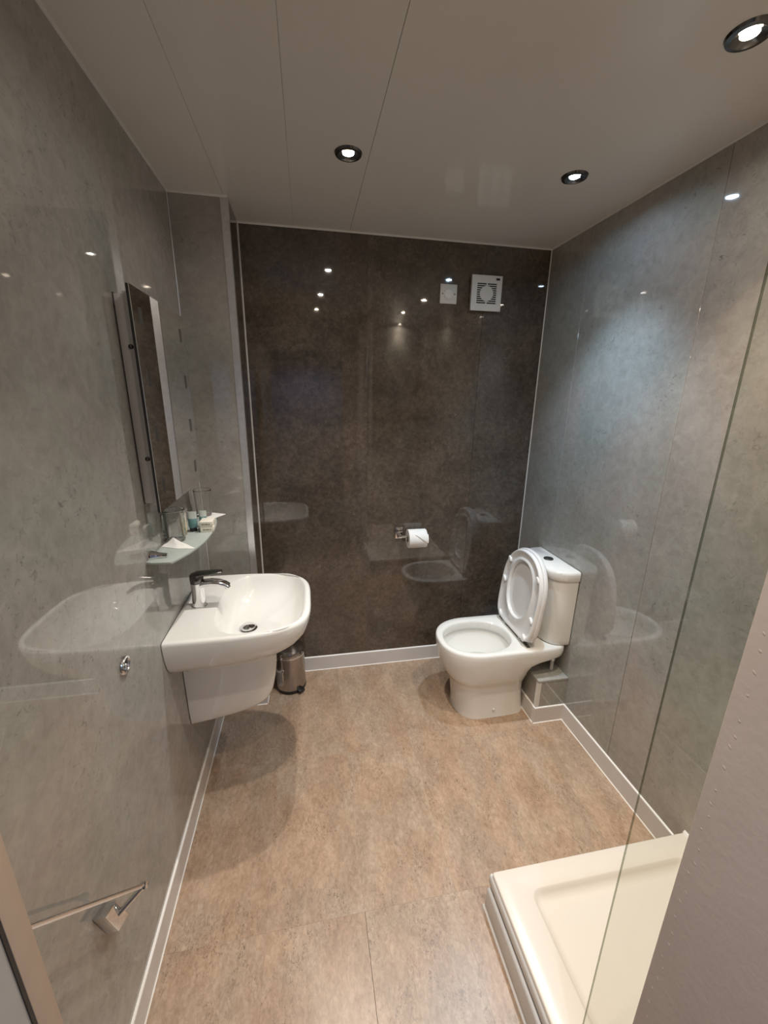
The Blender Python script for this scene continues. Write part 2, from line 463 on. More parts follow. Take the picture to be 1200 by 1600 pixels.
# ---- skirting: board, pale sealant bead on top and at the floor
BT = 0.006
def skirting(name, along, a0, a1, face, sgn):
    """along='y': board on a wall of constant x=face; sgn: direction into the room."""
    ax = 'y' if along == 'y' else 'x'
    p = [(face, 0.0), (face + sgn * BT, 0.0), (face + sgn * BT, HS - 0.002), (face + sgn * (BT - 0.002), HS), (face, HS)]
    o = struct(MB().prism(p, ax, a0, a1).build(name, 'skirt', origin=(0, 0, 0)))
    t = [(face, HS), (face + sgn * (BT - 0.0005), HS), (face + sgn * (BT - 0.001), HS + 0.001), (face + sgn * 0.002, HS + 0.003), (face, HS + 0.004)]
    MB().prism(t, ax, a0, a1).build('sealant_bead', 'seal', o)
    q = [(face + sgn * BT, 0.0), (face + sgn * (BT + 0.003), 0.0), (face + sgn * (BT + 0.001), 0.002), (face + sgn * BT, 0.004)]
    MB().prism(q, ax, a0, a1).build('sealant_bead', 'seal', o)
    return o
BXX, BXY, BXZ = 1.553, 1.507, 0.248
skirting('baseboard_left', 'y', YN, YR, 0.0, 1)
skirting('baseboard_return', 'x', 0.0, XR + BT, YR, -1)
skirting('baseboard_return_side', 'y', YR, D, XR, 1)
skirting('baseboard_back', 'x', XR, BXX, D, -1)
skirting('baseboard_right', 'y', 0.832, BXY, W, -1)
skirting('baseboard_boxing_front', 'x', BXX - BT, W - BT, BXY, -1)
skirting('baseboard_boxing_side', 'y', BXY, D, BXX, -1)
# ---- low boxing for the pipes behind the toilet
wbx = struct(BX(BXX + 0.004, W, BXY + 0.004, D, 0, BXZ - 0.006).build('wall_boxing', 'wall_joint', origin=(0, 0, 0)))
BX(BXX + 0.002, W, BXY, BXY + 0.006, 0, BXZ - 0.006).build('front_panel', 'grey', wbx)
BX(BXX, BXX + 0.006, BXY + 0.002, D, 0, BXZ - 0.006).build('side_panel', 'grey', wbx)
BX(BXX - 0.003, W, BXY - 0.003, D, BXZ - 0.014, BXZ).build('top_panel', 'grey', wbx, bevel=0.003)
MB().prism([(BXX - 0.0015, BXY - 0.0015), (BXX + 0.016, BXY - 0.0015), (BXX + 0.016, BXY), (BXX, BXY), (BXX, BXY + 0.016), (BXX - 0.0015, BXY + 0.016)], 'z', HS, BXZ - 0.014).build('corner_trim', 'white_trim', wbx)

# ---- door standing open along the left wall
door = struct(BX(0.060, 0.0975, YN + 0.01, 0.430, 0.008, 2.0).build('door_1', 'door', origin=(0, 0, 0)))
BX(0.058, 0.1000, 0.4035, 0.436, 0.008, 2.0).build('edge_lipping', 'lipping', door, bevel=0.001)
BX(0.0975, 0.0992, 0.3985, 0.4035, 0.008, 2.0).build('edge_seal', 'rubber', door)

# ================================================================== DOWNLIGHTS
LAMPMAT = {}
def downlight(x, y, col, k, label):
    t = thing('ceiling_downlight', (x, y, H), label, 'downlight', 'recessed ceiling downlights')
    MB().lathe([(0.0165, -0.0008), (0.0280, -0.0050), (0.0310, -0.0075), (0.0400, -0.0055), (0.0430, 0.0)], (x, y, H), (0, 0, 1), n=40, cap0=False, cap1=False).build('bezel', 'darkchrome', t, smooth=True)
    key = tuple(col)
    if key not in LAMPMAT:
        LAMPMAT[key] = emit('lamp glow %d' % len(LAMPMAT), col, 200.0)
    MB().lathe([(0.0, -0.0022), (0.010, -0.0020), (0.0168, -0.0008)], (x, y, H), (0, 0, 1), n=32, cap0=False, cap1=False).build('lamp_lens', LAMPMAT[key], t, smooth=True)
    ld = bpy.data.lights.new('downlight_spot', 'SPOT')
    ld.energy = LAMP_W * k
    ld.color = col
    ld.spot_size = math.radians(SPOT_DEG)
    ld.spot_blend = 1.0
    ld.shadow_soft_size = 0.018
    lo = bpy.data.objects.new('downlight_spot', ld)
    C.objects.link(lo)
    lo.parent = t
    lo.location = (0, 0, -0.014)
    return t
for a in DOWNLIGHTS:
    downlight(*a)
t = thing('ceiling_downlight', (0.5, -1.05, H + 0.004), 'cool round downlight in the hall ceiling outside the doorway', 'downlight', 'recessed ceiling downlights')
MB().lathe([(0.0265, -0.001), (0.0330, -0.0075), (0.0425, 0.0)], (0.5, -1.05, H + 0.004), n=32, cap0=False, cap1=False).build('bezel', 'darkchrome', t, smooth=True)
MB().lathe([(0.0, -0.0035), (0.0265, -0.001)], (0.5, -1.05, H + 0.004), n=32, cap0=False, cap1=False).build('lamp_lens', emit('hall lamp glow', (0.65, 0.78, 1.0), 30.0), t, smooth=True)
ld = bpy.data.lights.new('hall_spot', 'SPOT'); ld.energy = 12; ld.color = (0.62, 0.74, 1.0); ld.spot_size = math.radians(140); ld.spot_blend = 0.6; ld.shadow_soft_size = 0.02
lo = bpy.data.objects.new('hall_spot', ld); C.objects.link(lo); lo.parent = t; lo.location = (0, 0, -0.014)

# ================================================================== TOILET
TY = 1.700
toilet = thing('toilet', (1.35, TY, 0.0), 'white close-coupled toilet with its seat and lid raised, by the right wall', 'toilet')
NT = 72
def pan_loop(z, af, ab, b, nf=2.3, nb=7, cx=1.30):
    return [(*sup(2 * PI * i / NT, cx, TY, af, ab, b, nf, nb), z) for i in range(NT)]
def hole_loop(z, s, dx=0.0):
    return [(*sup(2 * PI * i / NT, 1.292 + dx, TY - 0.008, 0.170 * s, 0.170 * s, 0.138 * s, 2.2, 2.3), z) for i in range(NT)]
pan = MB()
BW = 0.4095
ls = [pan_loop(0.0, 0.112, 0.248, 0.127, 2.4, 6), pan_loop(0.010, 0.110, 0.247, 0.124, 2.4, 6),
      pan_loop(0.06, 0.114, 0.240, 0.122, 2.4, 6), pan_loop(0.12, 0.121, 0.234, 0.123, 2.4, 6), pan_loop(0.165, 0.128, 0.232, 0.127, 2.4, 6), pan_loop(0.185, 0.134, 0.232, 0.131, 2.4, 6),
      pan_loop(0.20, 0.144, 0.232, 0.138, 2.4, 6), pan_loop(0.22, 0.159, 0.233, 0.148, 2.4, 6), pan_loop(0.245, 0.174, 0.236, 0.158, 2.4, 6), pan_loop(0.28, 0.189, 0.244, 0.168, 2.35, 6),
      pan_loop(0.31, 0.200, 0.268, 0.173, 2.3, 6.5), pan_loop(0.332, 0.205, 0.325, 0.1765, 2.3, 7), pan_loop(0.345, 0.2075, 0.385, 0.178, 2.3, 7.5),
      pan_loop(0.355, 0.209, BW - 0.004, 0.179, 2.3, 8), pan_loop(0.375, 0.211, BW, 0.180, 2.3, 8), pan_loop(0.399, 0.212, BW, 0.180, 2.3, 8),
      pan_loop(0.407, 0.2095, BW - 0.003, 0.1775, 2.3, 8), pan_loop(0.410, 0.205, BW - 0.008, 0.173, 2.3, 8),
      hole_loop(0.410, 1.045), hole_loop(0.407, 1.012), hole_loop(0.400, 1.0), hole_loop(0.372, 0.985), hole_loop(0.366, 0.995), hole_loop(0.363, 1.05), hole_loop(0.35, 1.06),
      hole_loop(0.32, 0.99), hole_loop(0.28, 0.85, 0.008), hole_loop(0.24, 0.66, 0.02), hole_loop(0.20, 0.50, 0.035), hole_loop(0.15, 0.40, 0.05), hole_loop(0.10, 0.34, 0.06)]
pan.loops(ls)
pan.build('pan', 'ceramic', toilet, smooth=True, auto=50)
MB().loops([hole_loop(0.245, 0.685, 0.018), hole_loop(0.2452, 0.3, 0.018)], cap0=False).build('water', 'water', toilet, smooth=True)
MB().lathe([(0.007, 0), (0.007, 0.003), (0.005, 0.0055), (0.0, 0.006)], (1.365, TY - 0.1235, 0.045), (0, -1, 0), n=16).build('fixing_cap', 'plastic', toilet, smooth=True)
# cistern
def cis_loop(z, a, b, n=3.0, x1=W - 0.004):
    pts = []
    m = 40
    for i in range(m + 1):
        t_ = PI / 2 + PI * i / m
        pts.append((*sup(t_, x1, TY + 0.003, a, a, b, n, n), z))
    for k in range(1, 8):
        y0 = pts[m][1]; y1 = pts[0][1]
        pts.append((x1, y0 + (y1 - y0) * k / 8, z))
    return pts
MB().loops([cis_loop(0.411, 0.112, 0.160), cis_loop(0.418, 0.120, 0.1655), cis_loop(0.44, 0.123, 0.167), cis_loop(0.60, 0.127, 0.168), cis_loop(0.757, 0.130, 0.169)]).build('cistern', 'ceramic', toilet, smooth=True)
cl = MB().loops([cis_loop(0.758, 0.128, 0.167), cis_loop(0.7585, 0.136, 0.173), cis_loop(0.763, 0.138, 0.1745), cis_loop(0.790, 0.139, 0.175), cis_loop(0.800, 0.136, 0.173), cis_loop(0.805, 0.129, 0.167)]).build('cistern_lid', 'ceramic', toilet, smooth=True)
fb = MB().lathe([(0.024, 0), (0.024, 0.003), (0.022, 0.005), (0.0205, 0.004), (0.0, 0.0045)], (1.652, TY + 0.008, 0.8045), n=28).build('flush_button', 'darkchrome', toilet, smooth=True)
# seat and lid: built flat in (u,v,w), then stood up on the hinge
HX, HZ = 1.500, 0.428
lean = 0.105
U = Vector((math.sin(lean), 0, math.cos(lean)))        # along the seat, from hinge to tip
Nn = Vector((-math.cos(lean), 0, math.sin(lean)))      # out of the face that looks into the room
def T3(u_, v_, w_): return Vector((HX, TY, HZ)) + U * u_ + Nn * w_ + Vector((0, v_, 0))
def seat_out(s, w_, L=0.425, hw=0.178, u0=0.0):
    out = []
    for i in range(NT):
        t_ = 2 * PI * i / NT
        c_, s_ = math.cos(t_), math.sin(t_)
        cu = 0.215
        if c_ > 0: a, n = L - cu, 2.25
        else: a, n = cu - u0, 5.5
        out.append(T3(cu + (a - s) * math.copysign(abs(c_) ** (2 / n), c_), (hw - s) * math.copysign(abs(s_) ** (2 / n), s_), w_))
    return out
def seat_hole(s, w_):
    out = []
    for i in range(NT):
        t_ = 2 * PI * i / NT
        c_, s_ = math.cos(t_), math.sin(t_)
        out.append(T3(0.222 + (0.148 + s) * math.copysign(abs(c_) ** (2 / 2.2), c_), (0.108 + s) * math.copysign(abs(s_) ** (2 / 2.2), s_), w_))
    return out
seat = MB()
rings = [seat_out(0.0, 0.004), seat_out(0.0, 0.016), seat_out(0.003, 0.021), seat_out(0.008, 0.022), seat_out(0.014, 0.018), seat_out(0.024, 0.014),
         seat_hole(0.024, 0.014), seat_hole(0.014, 0.018), seat_hole(0.008, 0.021), seat_hole(0.003, 0.021), seat_hole(0.0, 0.018), seat_hole(0.0, 0.004)]
rings.append(rings[0])
seat.loops(rings, cap0=False, cap1=False)
so = seat.build('seat', 'plastic', toilet, smooth=True, auto=60)
for (uu, vv) in ((0.335, 0.135), (0.215, 0.152), (0.335, -0.135), (0.13, -0.150), (0.025, 0.125), (0.025, -0.125)):
    dirv = -1 if vv > 0 else 1
    c0 = T3(uu, vv, 0.016)
    MB().lathe([(0.011, 0), (0.011, 0.006), (0.008, 0.0105), (0.0, 0.0115)], c0, tuple(Nn), n=16, sx=1.7).build('bumper', 'plastic', so, smooth=True)
lid = MB()
lr = [seat_out(-0.001, 0.003, 0.431, 0.181), seat_out(-0.003, -0.002, 0.431, 0.181), seat_out(-0.003, -0.014, 0.431, 0.181), seat_out(0.002, -0.020, 0.431, 0.181), seat_out(0.02, -0.0225, 0.431, 0.181)]
lid.loops(lr)
lid.build('lid', 'plastic', toilet, smooth=True, auto=60)
for s in (-1, 1):
    h = MB().lathe([(0.010, -0.030), (0.0115, -0.028), (0.0115, 0.028), (0.010, 0.030)], (HX + 0.002, TY + s * 0.080, 0.4225), (0, 1, 0), n=18)
    h.box(HX - 0.012, HX + 0.016, TY + s * 0.080 - 0.012, TY + s * 0.080 + 0.012, 0.4100, 0.4200)
    h.build('hinge', 'chrome', toilet, smooth=True)
BX(HX - 0.006, HX + 0.010, TY - 0.15, TY + 0.15, 0.4105, 0.4155).build('hinge_bar', 'darkchrome', toilet, bevel=0.001)
# supply pipe under the pan down into the boxing
sp = MB().tube([(1.664, 1.580, BXZ - 0.002), (1.664, 1.580, 0.345)], 0.0085, 14).build('supply_pipe', 'pipe', toilet, smooth=True)
MB().lathe([(0.011, 0), (0.0135, 0.004), (0.0135, 0.016), (0.011, 0.020)], (1.664, 1.580, 0.300), n=12).build('valve_nut', 'chrome', sp, smooth=True)

# ================================================================== BASIN
BY = 1.467
basin = thing('wash_basin', (0.22, BY, 0.66), 'white wall-hung wash basin with rounded front under the mirror', 'basin')
NB = 96
def bas_loop(z, a, b, n=4.0, x0=0.002):
    pts = []
    m = 64
    for i in range(m + 1):
        t_ = -PI / 2 + PI * i / m
        c_, s_ = math.cos(t_), math.sin(t_)
        pts.append((x0 + a * abs(c_) ** (2 / n), BY + b * math.copysign(abs(s_) ** (2 / n), s_), z))
    for k in range(1, NB - m):
        y0 = pts[m][1]; y1 = pts[0][1]
        pts.append((x0, y0 + (y1 - y0) * k / (NB - m), z))
    return pts
def cav_loop(z, s, cx=0.270, cy=BY, af=0.172, ab=0.143, b=0.229):
    """inner bowl outline, sampled in the same order as bas_loop"""
    pts = []
    m = 64
    def P(t_):
        c_, s_ = math.cos(t_), math.sin(t_)
        a, n = (af, 3.3) if c_ > 0 else (ab, 3.0)
        return (cx + s * a * math.copysign(abs(c_) ** (2 / n), c_), cy + s * b * math.copysign(abs(s_) ** (2 / n), s_), z)
    for i in range(m + 1):
        pts.append(P(-PI / 2 + PI * i / m))
    for k in range(1, NB - m):
        pts.append(P(PI / 2 + PI * k / (NB - m)))
    return pts
ls = [bas_loop(0.668, 0.330, 0.190, 3.6), bas_loop(0.676, 0.352, 0.203, 3.6), bas_loop(0.695, 0.396, 0.226, 3.7), bas_loop(0.72, 0.430, 0.241, 3.8), bas_loop(0.75, 0.452, 0.250),
      bas_loop(0.78, 0.462, 0.255), bas_loop(0.806, 0.466, 0.257), bas_loop(0.815, 0.464, 0.2555), bas_loop(0.8195, 0.459, 0.2515), bas_loop(0.8205, 0.453, 0.247),
      cav_loop(0.8200, 1.030), cav_loop(0.8188, 1.018), cav_loop(0.8160, 1.004), cav_loop(0.808, 0.985), cav_loop(0.795, 0.955, 0.271), cav_loop(0.778, 0.915, 0.268), cav_loop(0.757, 0.85, 0.262), cav_loop(0.738, 0.76, 0.254),
      cav_loop(0.722, 0.63, 0.245), cav_loop(0.711, 0.46, 0.235), cav_loop(0.705, 0.28, 0.228), cav_loop(0.703, 0.12, 0.224, BY - 0.004)]
bb = MB().loops(ls)
bb.build('bowl', 'ceramic', basin, smooth=True, auto=55)
wst = MB().lathe([(0.035, 0), (0.035, 0.004), (0.031, 0.006)], (0.224, BY - 0.010, 0.7035), n=32).build('waste', 'chrome', basin, smooth=True)
MB().lathe([(0.027, 0.004), (0.0275, 0.012), (0.025, 0.0145), (0.0, 0.017)], (0.224, BY - 0.010, 0.7035), n=32, cap1=False).build('plug', 'chrome', wst, smooth=True)
ov = MB().lathe([(0.011, 0.0), (0.011, 0.004), (0.0075, 0.005), (0.0075, 0.001), (0.0, 0.001)], (0.131, BY + 0.0, 0.782), (1, 0, 0.30), n=24, cap1=False).build('overflow', 'chrome', basin, smooth=True)
# semi pedestal
ped = thing('semi_pedestal', (0.15, BY, 0.36), 'white wall-hung semi pedestal below the wash basin', 'pedestal')
def ped_loop(z, a, b, k=0.0, n=4.2):
    pts = []
    m = 48
    for i in range(m + 1):
        t_ = -PI / 2 + PI * i / m
        c_, s_ = math.cos(t_), math.sin(t_)
        x = 0.002 + a * abs(c_) ** (2 / n)
        pts.append((x, BY + b * math.copysign(abs(s_) ** (2 / n), s_), z + k * x))
    for q in range(1, 12):
        y0 = pts[m][1]; y1 = pts[0][1]
        pts.append((0.002, y0 + (y1 - y0) * q / 12, z + k * 0.002))
    return pts
MB().loops([ped_loop(0.355, 0.235, 0.078, 0.16), ped_loop(0.357, 0.262, 0.090, 0.16), ped_loop(0.366, 0.281, 0.0965, 0.15), ped_loop(0.39, 0.296, 0.100, 0.12), ped_loop(0.43, 0.307, 0.103, 0.08),
            ped_loop(0.50, 0.317, 0.105, 0.03), ped_loop(0.58, 0.322, 0.107), ped_loop(0.667, 0.325, 0.109)]).build('shroud', 'ceramic', ped, smooth=True, auto=60)
MB().lathe([(0.006, 0), (0.006, 0.004), (0.0, 0.006)], (0.018, BY - 0.1075, 0.615), (0, -1, 0), n=14).build('fixing_bolt', 'darkchrome', ped, smooth=True)

# ================================================================== TAP
tap = thing('basin_tap', (0.060, 1.452, 0.8205), 'chrome single-lever tap with curved spout on the wash basin', 'tap')
tx, ty = 0.060, 1.452
MB().lathe([(0.0265, 0.8205), (0.0265, 0.8235), (0.0245, 0.825)], (tx, ty, 0), n=32).build('base_ring', 'chrome', tap, smooth=True)
MB().lathe([(0.0245, 0.8235), (0.0228, 0.86), (0.0222, 0.895), (0.0232, 0.912), (0.0232, 0.916), (0.0, 0.917)], (tx, ty, 0), n=36, cap1=False).build('body', 'chrome', tap, smooth=True)
sl = []
ctr = [(0.060, 0.905, 0.0200, 0.0125), (0.085, 0.912, 0.0200, 0.0115), (0.110, 0.914, 0.0195, 0.0105), (0.135, 0.911, 0.0190, 0.0095), (0.155, 0.903, 0.0185, 0.0090), (0.169, 0.893, 0.0180, 0.0080)]
for i, (x, z, hwid, th) in enumerate(ctr):
    x2, z2 = ctr[min(i + 1, len(ctr) - 1)][:2]; x1, z1 = ctr[max(i - 1, 0)][:2]
    tt = Vector((x2 - x1, 0, z2 - z1)).normalized(); nn = Vector((-tt.z, 0, tt.x))
    sl.append([Vector((x, ty, z)) + Vector((0, hwid * math.copysign(abs(math.cos(2 * PI * k / 20)) ** 0.6, math.cos(2 * PI * k / 20)), 0)) + nn * (th * math.copysign(abs(math.sin(2 * PI * k / 20)) ** 0.7, math.sin(2 * PI * k / 20))) for k in range(20)])
spt = MB().loops(sl).build('spout', 'chrome', tap, smooth=True)
MB().lathe([(0.0105, 0), (0.0105, 0.006), (0.008, 0.0075)], (0.163, ty, 0.893), (0.4, 0, -1), n=20).build('aerator', 'chrome', spt, smooth=True)
MB().lathe([(0.0228, 0.918), (0.0238, 0.922), (0.0238, 0.936), (0.0220, 0.944), (0.016, 0.949), (0.0, 0.950)], (tx, ty, 0), n=36, cap1=False).build('cartridge_cap', 'darkchrome', tap, smooth=True)
ll = []
for (x, z, hwid, th) in [(0.040, 0.945, 0.015, 0.004), (0.060, 0.948, 0.0215, 0.008), (0.085, 0.950, 0.0210, 0.007), (0.115, 0.952, 0.019, 0.006), (0.143, 0.953, 0.016, 0.005), (0.150, 0.953, 0.012, 0.003)]:
    ll.append([(x, ty + hwid * math.copysign(abs(math.cos(2 * PI * k / 20)) ** 0.6, math.cos(2 * PI * k / 20)), z + th * math.sin(2 * PI * k / 20)) for k in range(20)])
MB().loops(ll).build('lever', 'darkchrome', tap, smooth=True)

# ================================================================== MIRROR
mir = thing('illuminated_mirror', (0.0, 1.448, 1.245), 'rectangular wall mirror with small frosted light windows above the glass shelf', 'mirror')
MX = 0.055
body = MB().box(0.001, 0.0225, 1.256, 1.640, 1.268, 1.826).box(0.0235, 0.046, 1.252, 1.644, 1.262, 1.832)
body.build('backing_box', 'cab', mir, bevel=0.001)
BX(0.0005, 0.0012, 1.2535, 1.6425, 1.2655, 1.8285).build('wall_seal', 'rubber', mir)
mg = BX(0.0530, MX, 1.217, 1.680, 1.249, 1.843).build('mirror_glass', 'mirror', mir)
BX(0.0465, 0.0528, 1.2170, 1.6800, 1.2490, 1.8430).build('edge_backing', 'rubber', mir)
for zz in (1.774, 1.621, 1.470, 1.318):
    for (ya, yb) in ((1.258, 1.282), (1.612, 1.638)):
        BX(MX - 0.0005, MX + 0.0004, ya, yb, zz - 0.022, zz + 0.022).build('frosted_window', 'frost', mir)
for zz in (1.698, 1.399):
    MB().lathe([(0.0065, 0), (0.0065, 0.0015), (0.0045, 0.0025), (0.003, 0.0012), (0.0, 0.0012)], (0.027, 1.252, zz), (0, -1, 0), n=18, cap1=False).build('screw', 'darkchrome', mir, smooth=True)

# ================================================================== GLASS SHELF AND WHAT STANDS ON IT
SZ = 1.107
shelf = thing('glass_shelf', (0.06, 1.45, 1.09), 'frosted glass shelf with bowed front on chrome brackets below the mirror', 'shelf')
poly = [(0.004, 1.195), (0.020, 1.186)]
for i in range(25):
    s = i / 24
    yy = 1.184 + (1.716 - 1.184) * s
    e = abs(2 * s - 1)
    poly.append((0.074 + 0.058 * (1 - e ** 2.4), yy))
poly += [(0.020, 1.714), (0.004, 1.705)]
MB().prism(poly, 'z', SZ - 0.007, SZ).build('shelf_glass', 'frosted_shelf', shelf, bevel=0.0012)
for yb in (1.228, 1.668):
    b_ = MB().lathe([(0.018, 0.0), (0.0185, 0.004), (0.0150, 0.014), (0.0095, 0.032), (0.0070, 0.052), (0.0, 0.0525)], (0.0, yb, SZ + 0.005), (1, 0, 0), n=28, cap1=False)
    b_.build('bracket', 'chrome', shelf, smooth=True)
# tumblers
def tumbler(x, y, label):
    prof = [(0.0, 0.0), (0.0255, 0.0), (0.0275, 0.003), (0.0332, 0.102), (0.0335, 0.1045), (0.0325, 0.1060), (0.0312, 0.1045), (0.0308, 0.101), (0.0252, 0.012), (0.0, 0.010)]
    o = MB().lathe(prof, (x, y, SZ + 0.0022), n=40, cap0=False, cap1=False).build('drinking_glass', 'tumbler', None, smooth=True, origin=(x, y, SZ + 0.0022))
    return tag(o, label, 'glass', 'drinking glasses on the shelf')
tumbler(0.0355, 1.377, 'clear drinking glass at the near end of the shelf, behind a tissue')
tumbler(0.058, 1.668, 'clear drinking glass at the far end of the shelf, behind the soaps')
# folded tissues
def tissue(pts, label, peak):
    """pts: corner outline on the shelf; soft folds rising to a low ridge."""
    mb = MB()
    pts = [(p[0], p[1], p[2] if len(p) > 2 else 0.0) for p in pts]
    n = len(pts)
    cx = sum(p[0] for p in pts) / n; cy = sum(p[1] for p in pts) / n
    rg = random.Random(int(cx * 1e5))
    ring = []
    for i in range(n):
        a, b2 = pts[i], pts[(i + 1) % n]
        for k in range(6):
            s = k / 6
            ring.append((a[0] + (b2[0] - a[0]) * s, a[1] + (b2[1] - a[1]) * s, a[2] + (b2[2] - a[2]) * s))
    ls = []
    for q, hh in ((1.0, 0.0), (0.8, 0.14), (0.55, 0.38), (0.3, 0.65), (0.04, 1.0)):
        ls.append([(peak[0] + (p[0] - peak[0]) * q, peak[1] + (p[1] - peak[1]) * q, SZ + 0.0016 + p[2] * q + peak[2] * hh + (rg.uniform(-0.0005, 0.0005) if q < 1 else 0)) for p in ring])
    bot = [(p[0], p[1], SZ + 0.0004 + p[2]) for p in ring]
    mb.loops([bot] + ls)
    o = mb.build('folded_tissue', 'tissue', None, smooth=True, auto=25)
    return tag(o, label, 'tissue', 'folded tissues on the shelf')
tissue([(0.006, 1.318), (0.062, 1.292), (0.116, 1.286), (0.078, 1.330), (0.036, 1.347), (0.008, 1.345)], 'white folded tissue at the near end of the shelf beside the chrome bracket', (0.040, 1.331, 0.024))
tissue([(0.036, 1.640), (0.104, 1.622), (0.140, 1.664, 0.004), (0.085, 1.705), (0.034, 1.712)], 'white folded tissue at the far end of the shelf with a corner over the edge', (0.080, 1.665, 0.0005))
# soap boxes (two, stacked)
def soap(z, ang, label):
    t = thing('soap_box', (0.112, 1.478, z), label, 'soap', 'small wrapped soaps on the shelf')
    c_, s_ = math.cos(ang), math.sin(ang)
    def P(a, b2, zz): return (0.112 + a * c_ - b2 * s_, 1.478 + a * s_ + b2 * c_, zz)
    hx, hy = 0.022, 0.027
    MB().loops([[P(-hx, -hy, z), P(hx, -hy, z), P(hx, hy, z), P(-hx, hy, z)], [P(-hx, -hy, z + 0.019), P(hx, -hy, z + 0.019), P(hx, hy, z + 0.019), P(-hx, hy, z + 0.019)]]).build('wrapper', 'soap', t, bevel=0.0015)
    pm = MB()
    for i, w in enumerate((0.004, 0.003, 0.005, 0.003, 0.004)):
        a0 = -0.013 + i * 0.0055
        pm.loops([[P(a0, -hy - 0.0003, z + 0.007), P(a0 + w, -hy - 0.0003, z + 0.007), P(a0 + w, -hy - 0.0003, z + 0.0115), P(a0, -hy - 0.0003, z + 0.0115)],
                  [P(a0, -hy + 0.0003, z + 0.007), P(a0 + w, -hy + 0.0003, z + 0.007), P(a0 + w, -hy + 0.0003, z + 0.0115), P(a0, -hy + 0.0003, z + 0.0115)]])
    pm.build('printed_line', 'print', t)
    return t
soap(SZ, 0.10, 'small off-white wrapped soap, lower of the two stacked on the shelf')
soap(SZ + 0.0195, 0.02, 'small off-white wrapped soap, upper of the two stacked on the shelf')
# toiletry tubes standing on their caps
def tube_bottle(x, y, h, w, mat, capmat, label, topmat, gid):
    t = thing('toiletry_tube', (x, y, SZ), label, 'toiletry', gid)
    MB().lathe([(w * 0.78, 0.0), (w * 0.8, 0.001), (w * 0.8, 0.013), (w * 0.74, 0.014)], (x, y, SZ), n=24).build('cap', capmat, t, smooth=True)
    def ring(z, a, b2): return [(x + a * math.cos(2 * PI * i / 28), y + b2 * math.sin(2 * PI * i / 28), SZ + z) for i in range(28)]
    zs = h * 0.66
    MB().loops([ring(0.014, w * 0.85, w * 0.85), ring(0.017, w, w), ring(0.035, w, w * 0.97), ring(zs, w * 1.02, w * 0.65)]).build('tube', mat, t, smooth=True)
    MB().loops([ring(zs, w * 1.02, w * 0.65), ring(h * 0.9, w * 1.05, w * 0.2), ring(h, w * 1.06, w * 0.06)]).build('crimped_end', topmat, t, smooth=True)
    return t
tube_bottle(0.064, 1.474, 0.072, 0.0150, 'teal', 'black', 'teal shower gel tube on a black cap, beside the soaps', 'clear_top', 'toiletry tubes on the shelf')
tube_bottle(0.088, 1.520, 0.062, 0.0130, 'teal', 'black', 'second teal tube, partly behind the stacked soaps', 'clear_top', 'toiletry tubes on the shelf')
tube_bottle(0.046, 1.436, 0.080, 0.0085, 'cream', 'print', 'slim cream tube between the glass and the teal shower gel', 'soap', 'toiletry tubes on the shelf')

# ================================================================== TOWEL RAIL AND WALL FITTING
rail = thing('towel_rail', (0.0, 0.709, 0.46), 'slanting chrome towel rail low on the left wall near the door', 'towel rail')
dv = Vector((0, 0.477 - 0.755, 0.84 - 0.473)).normalized()      # along the bar, in the wall's plane
nv = Vector((0, -dv.z, dv.y))
def rail_block(c, hl, hw_, x0, x1):
    c = Vector((0, c[0], c[1]))
    q = [c + dv * a + nv * b2 for a, b2 in ((-hl, -hw_), (hl, -hw_), (hl, hw_), (-hl, hw_))]
    return MB().loops([[(x0, p.y, p.z) for p in q], [(x1, p.y, p.z) for p in q]])
bs = Vector((0.064, 0.755, 0.473)); be_ = bs + Vector((0, dv.y, dv.z)) * 0.60
MB().tube([bs - dv * 0.012, be_], 0.0045, 16).build('bar', 'chrome', rail, smooth=True)
MB().tube([bs - dv * 0.026, bs - dv * 0.010], 0.003, 10).build('end_pin', 'darkchrome', rail, smooth=True)
rail_block((0.755, 0.473), 0.007, 0.007, 0.057, 0.071).build('bar_clamp', 'chrome', rail, bevel=0.001)
def plate(c, hl, hw_, x0, x1):
    a_, b_ = Vector((0, 0.287, -0.958)), Vector((0, 0.90, -0.43))
    q = [Vector((0, c[0], c[1])) + a_ * i + b_ * j for i, j in ((-hl, -hw_), (hl, -hw_), (hl, hw_), (-hl, hw_))]
    return MB().loops([[(x0, p.y, p.z) for p in q], [(x1, p.y, p.z) for p in q]])
plate((0.709, 0.463), 0.050, 0.024, 0.0, 0.026).build('mounting_block', 'chrome', rail, bevel=0.0015)
MB().tube([(0.020, 0.711, 0.457), (0.064, 0.755, 0.473)], 0.0060, 14).build('arm', 'chrome', rail, smooth=True)
e2 = (be_.y, be_.z)
plate((e2[0] + 0.02, e2[1] - 0.03), 0.048, 0.020, 0.0, 0.026).build('mounting_block', 'chrome', rail, bevel=0.0015)
MB().tube([(0.020, e2[0] + 0.02, e2[1] - 0.03), (0.064, e2[0] + 0.02, e2[1] - 0.026)], 0.0075, 14).build('arm', 'chrome', rail, smooth=True)

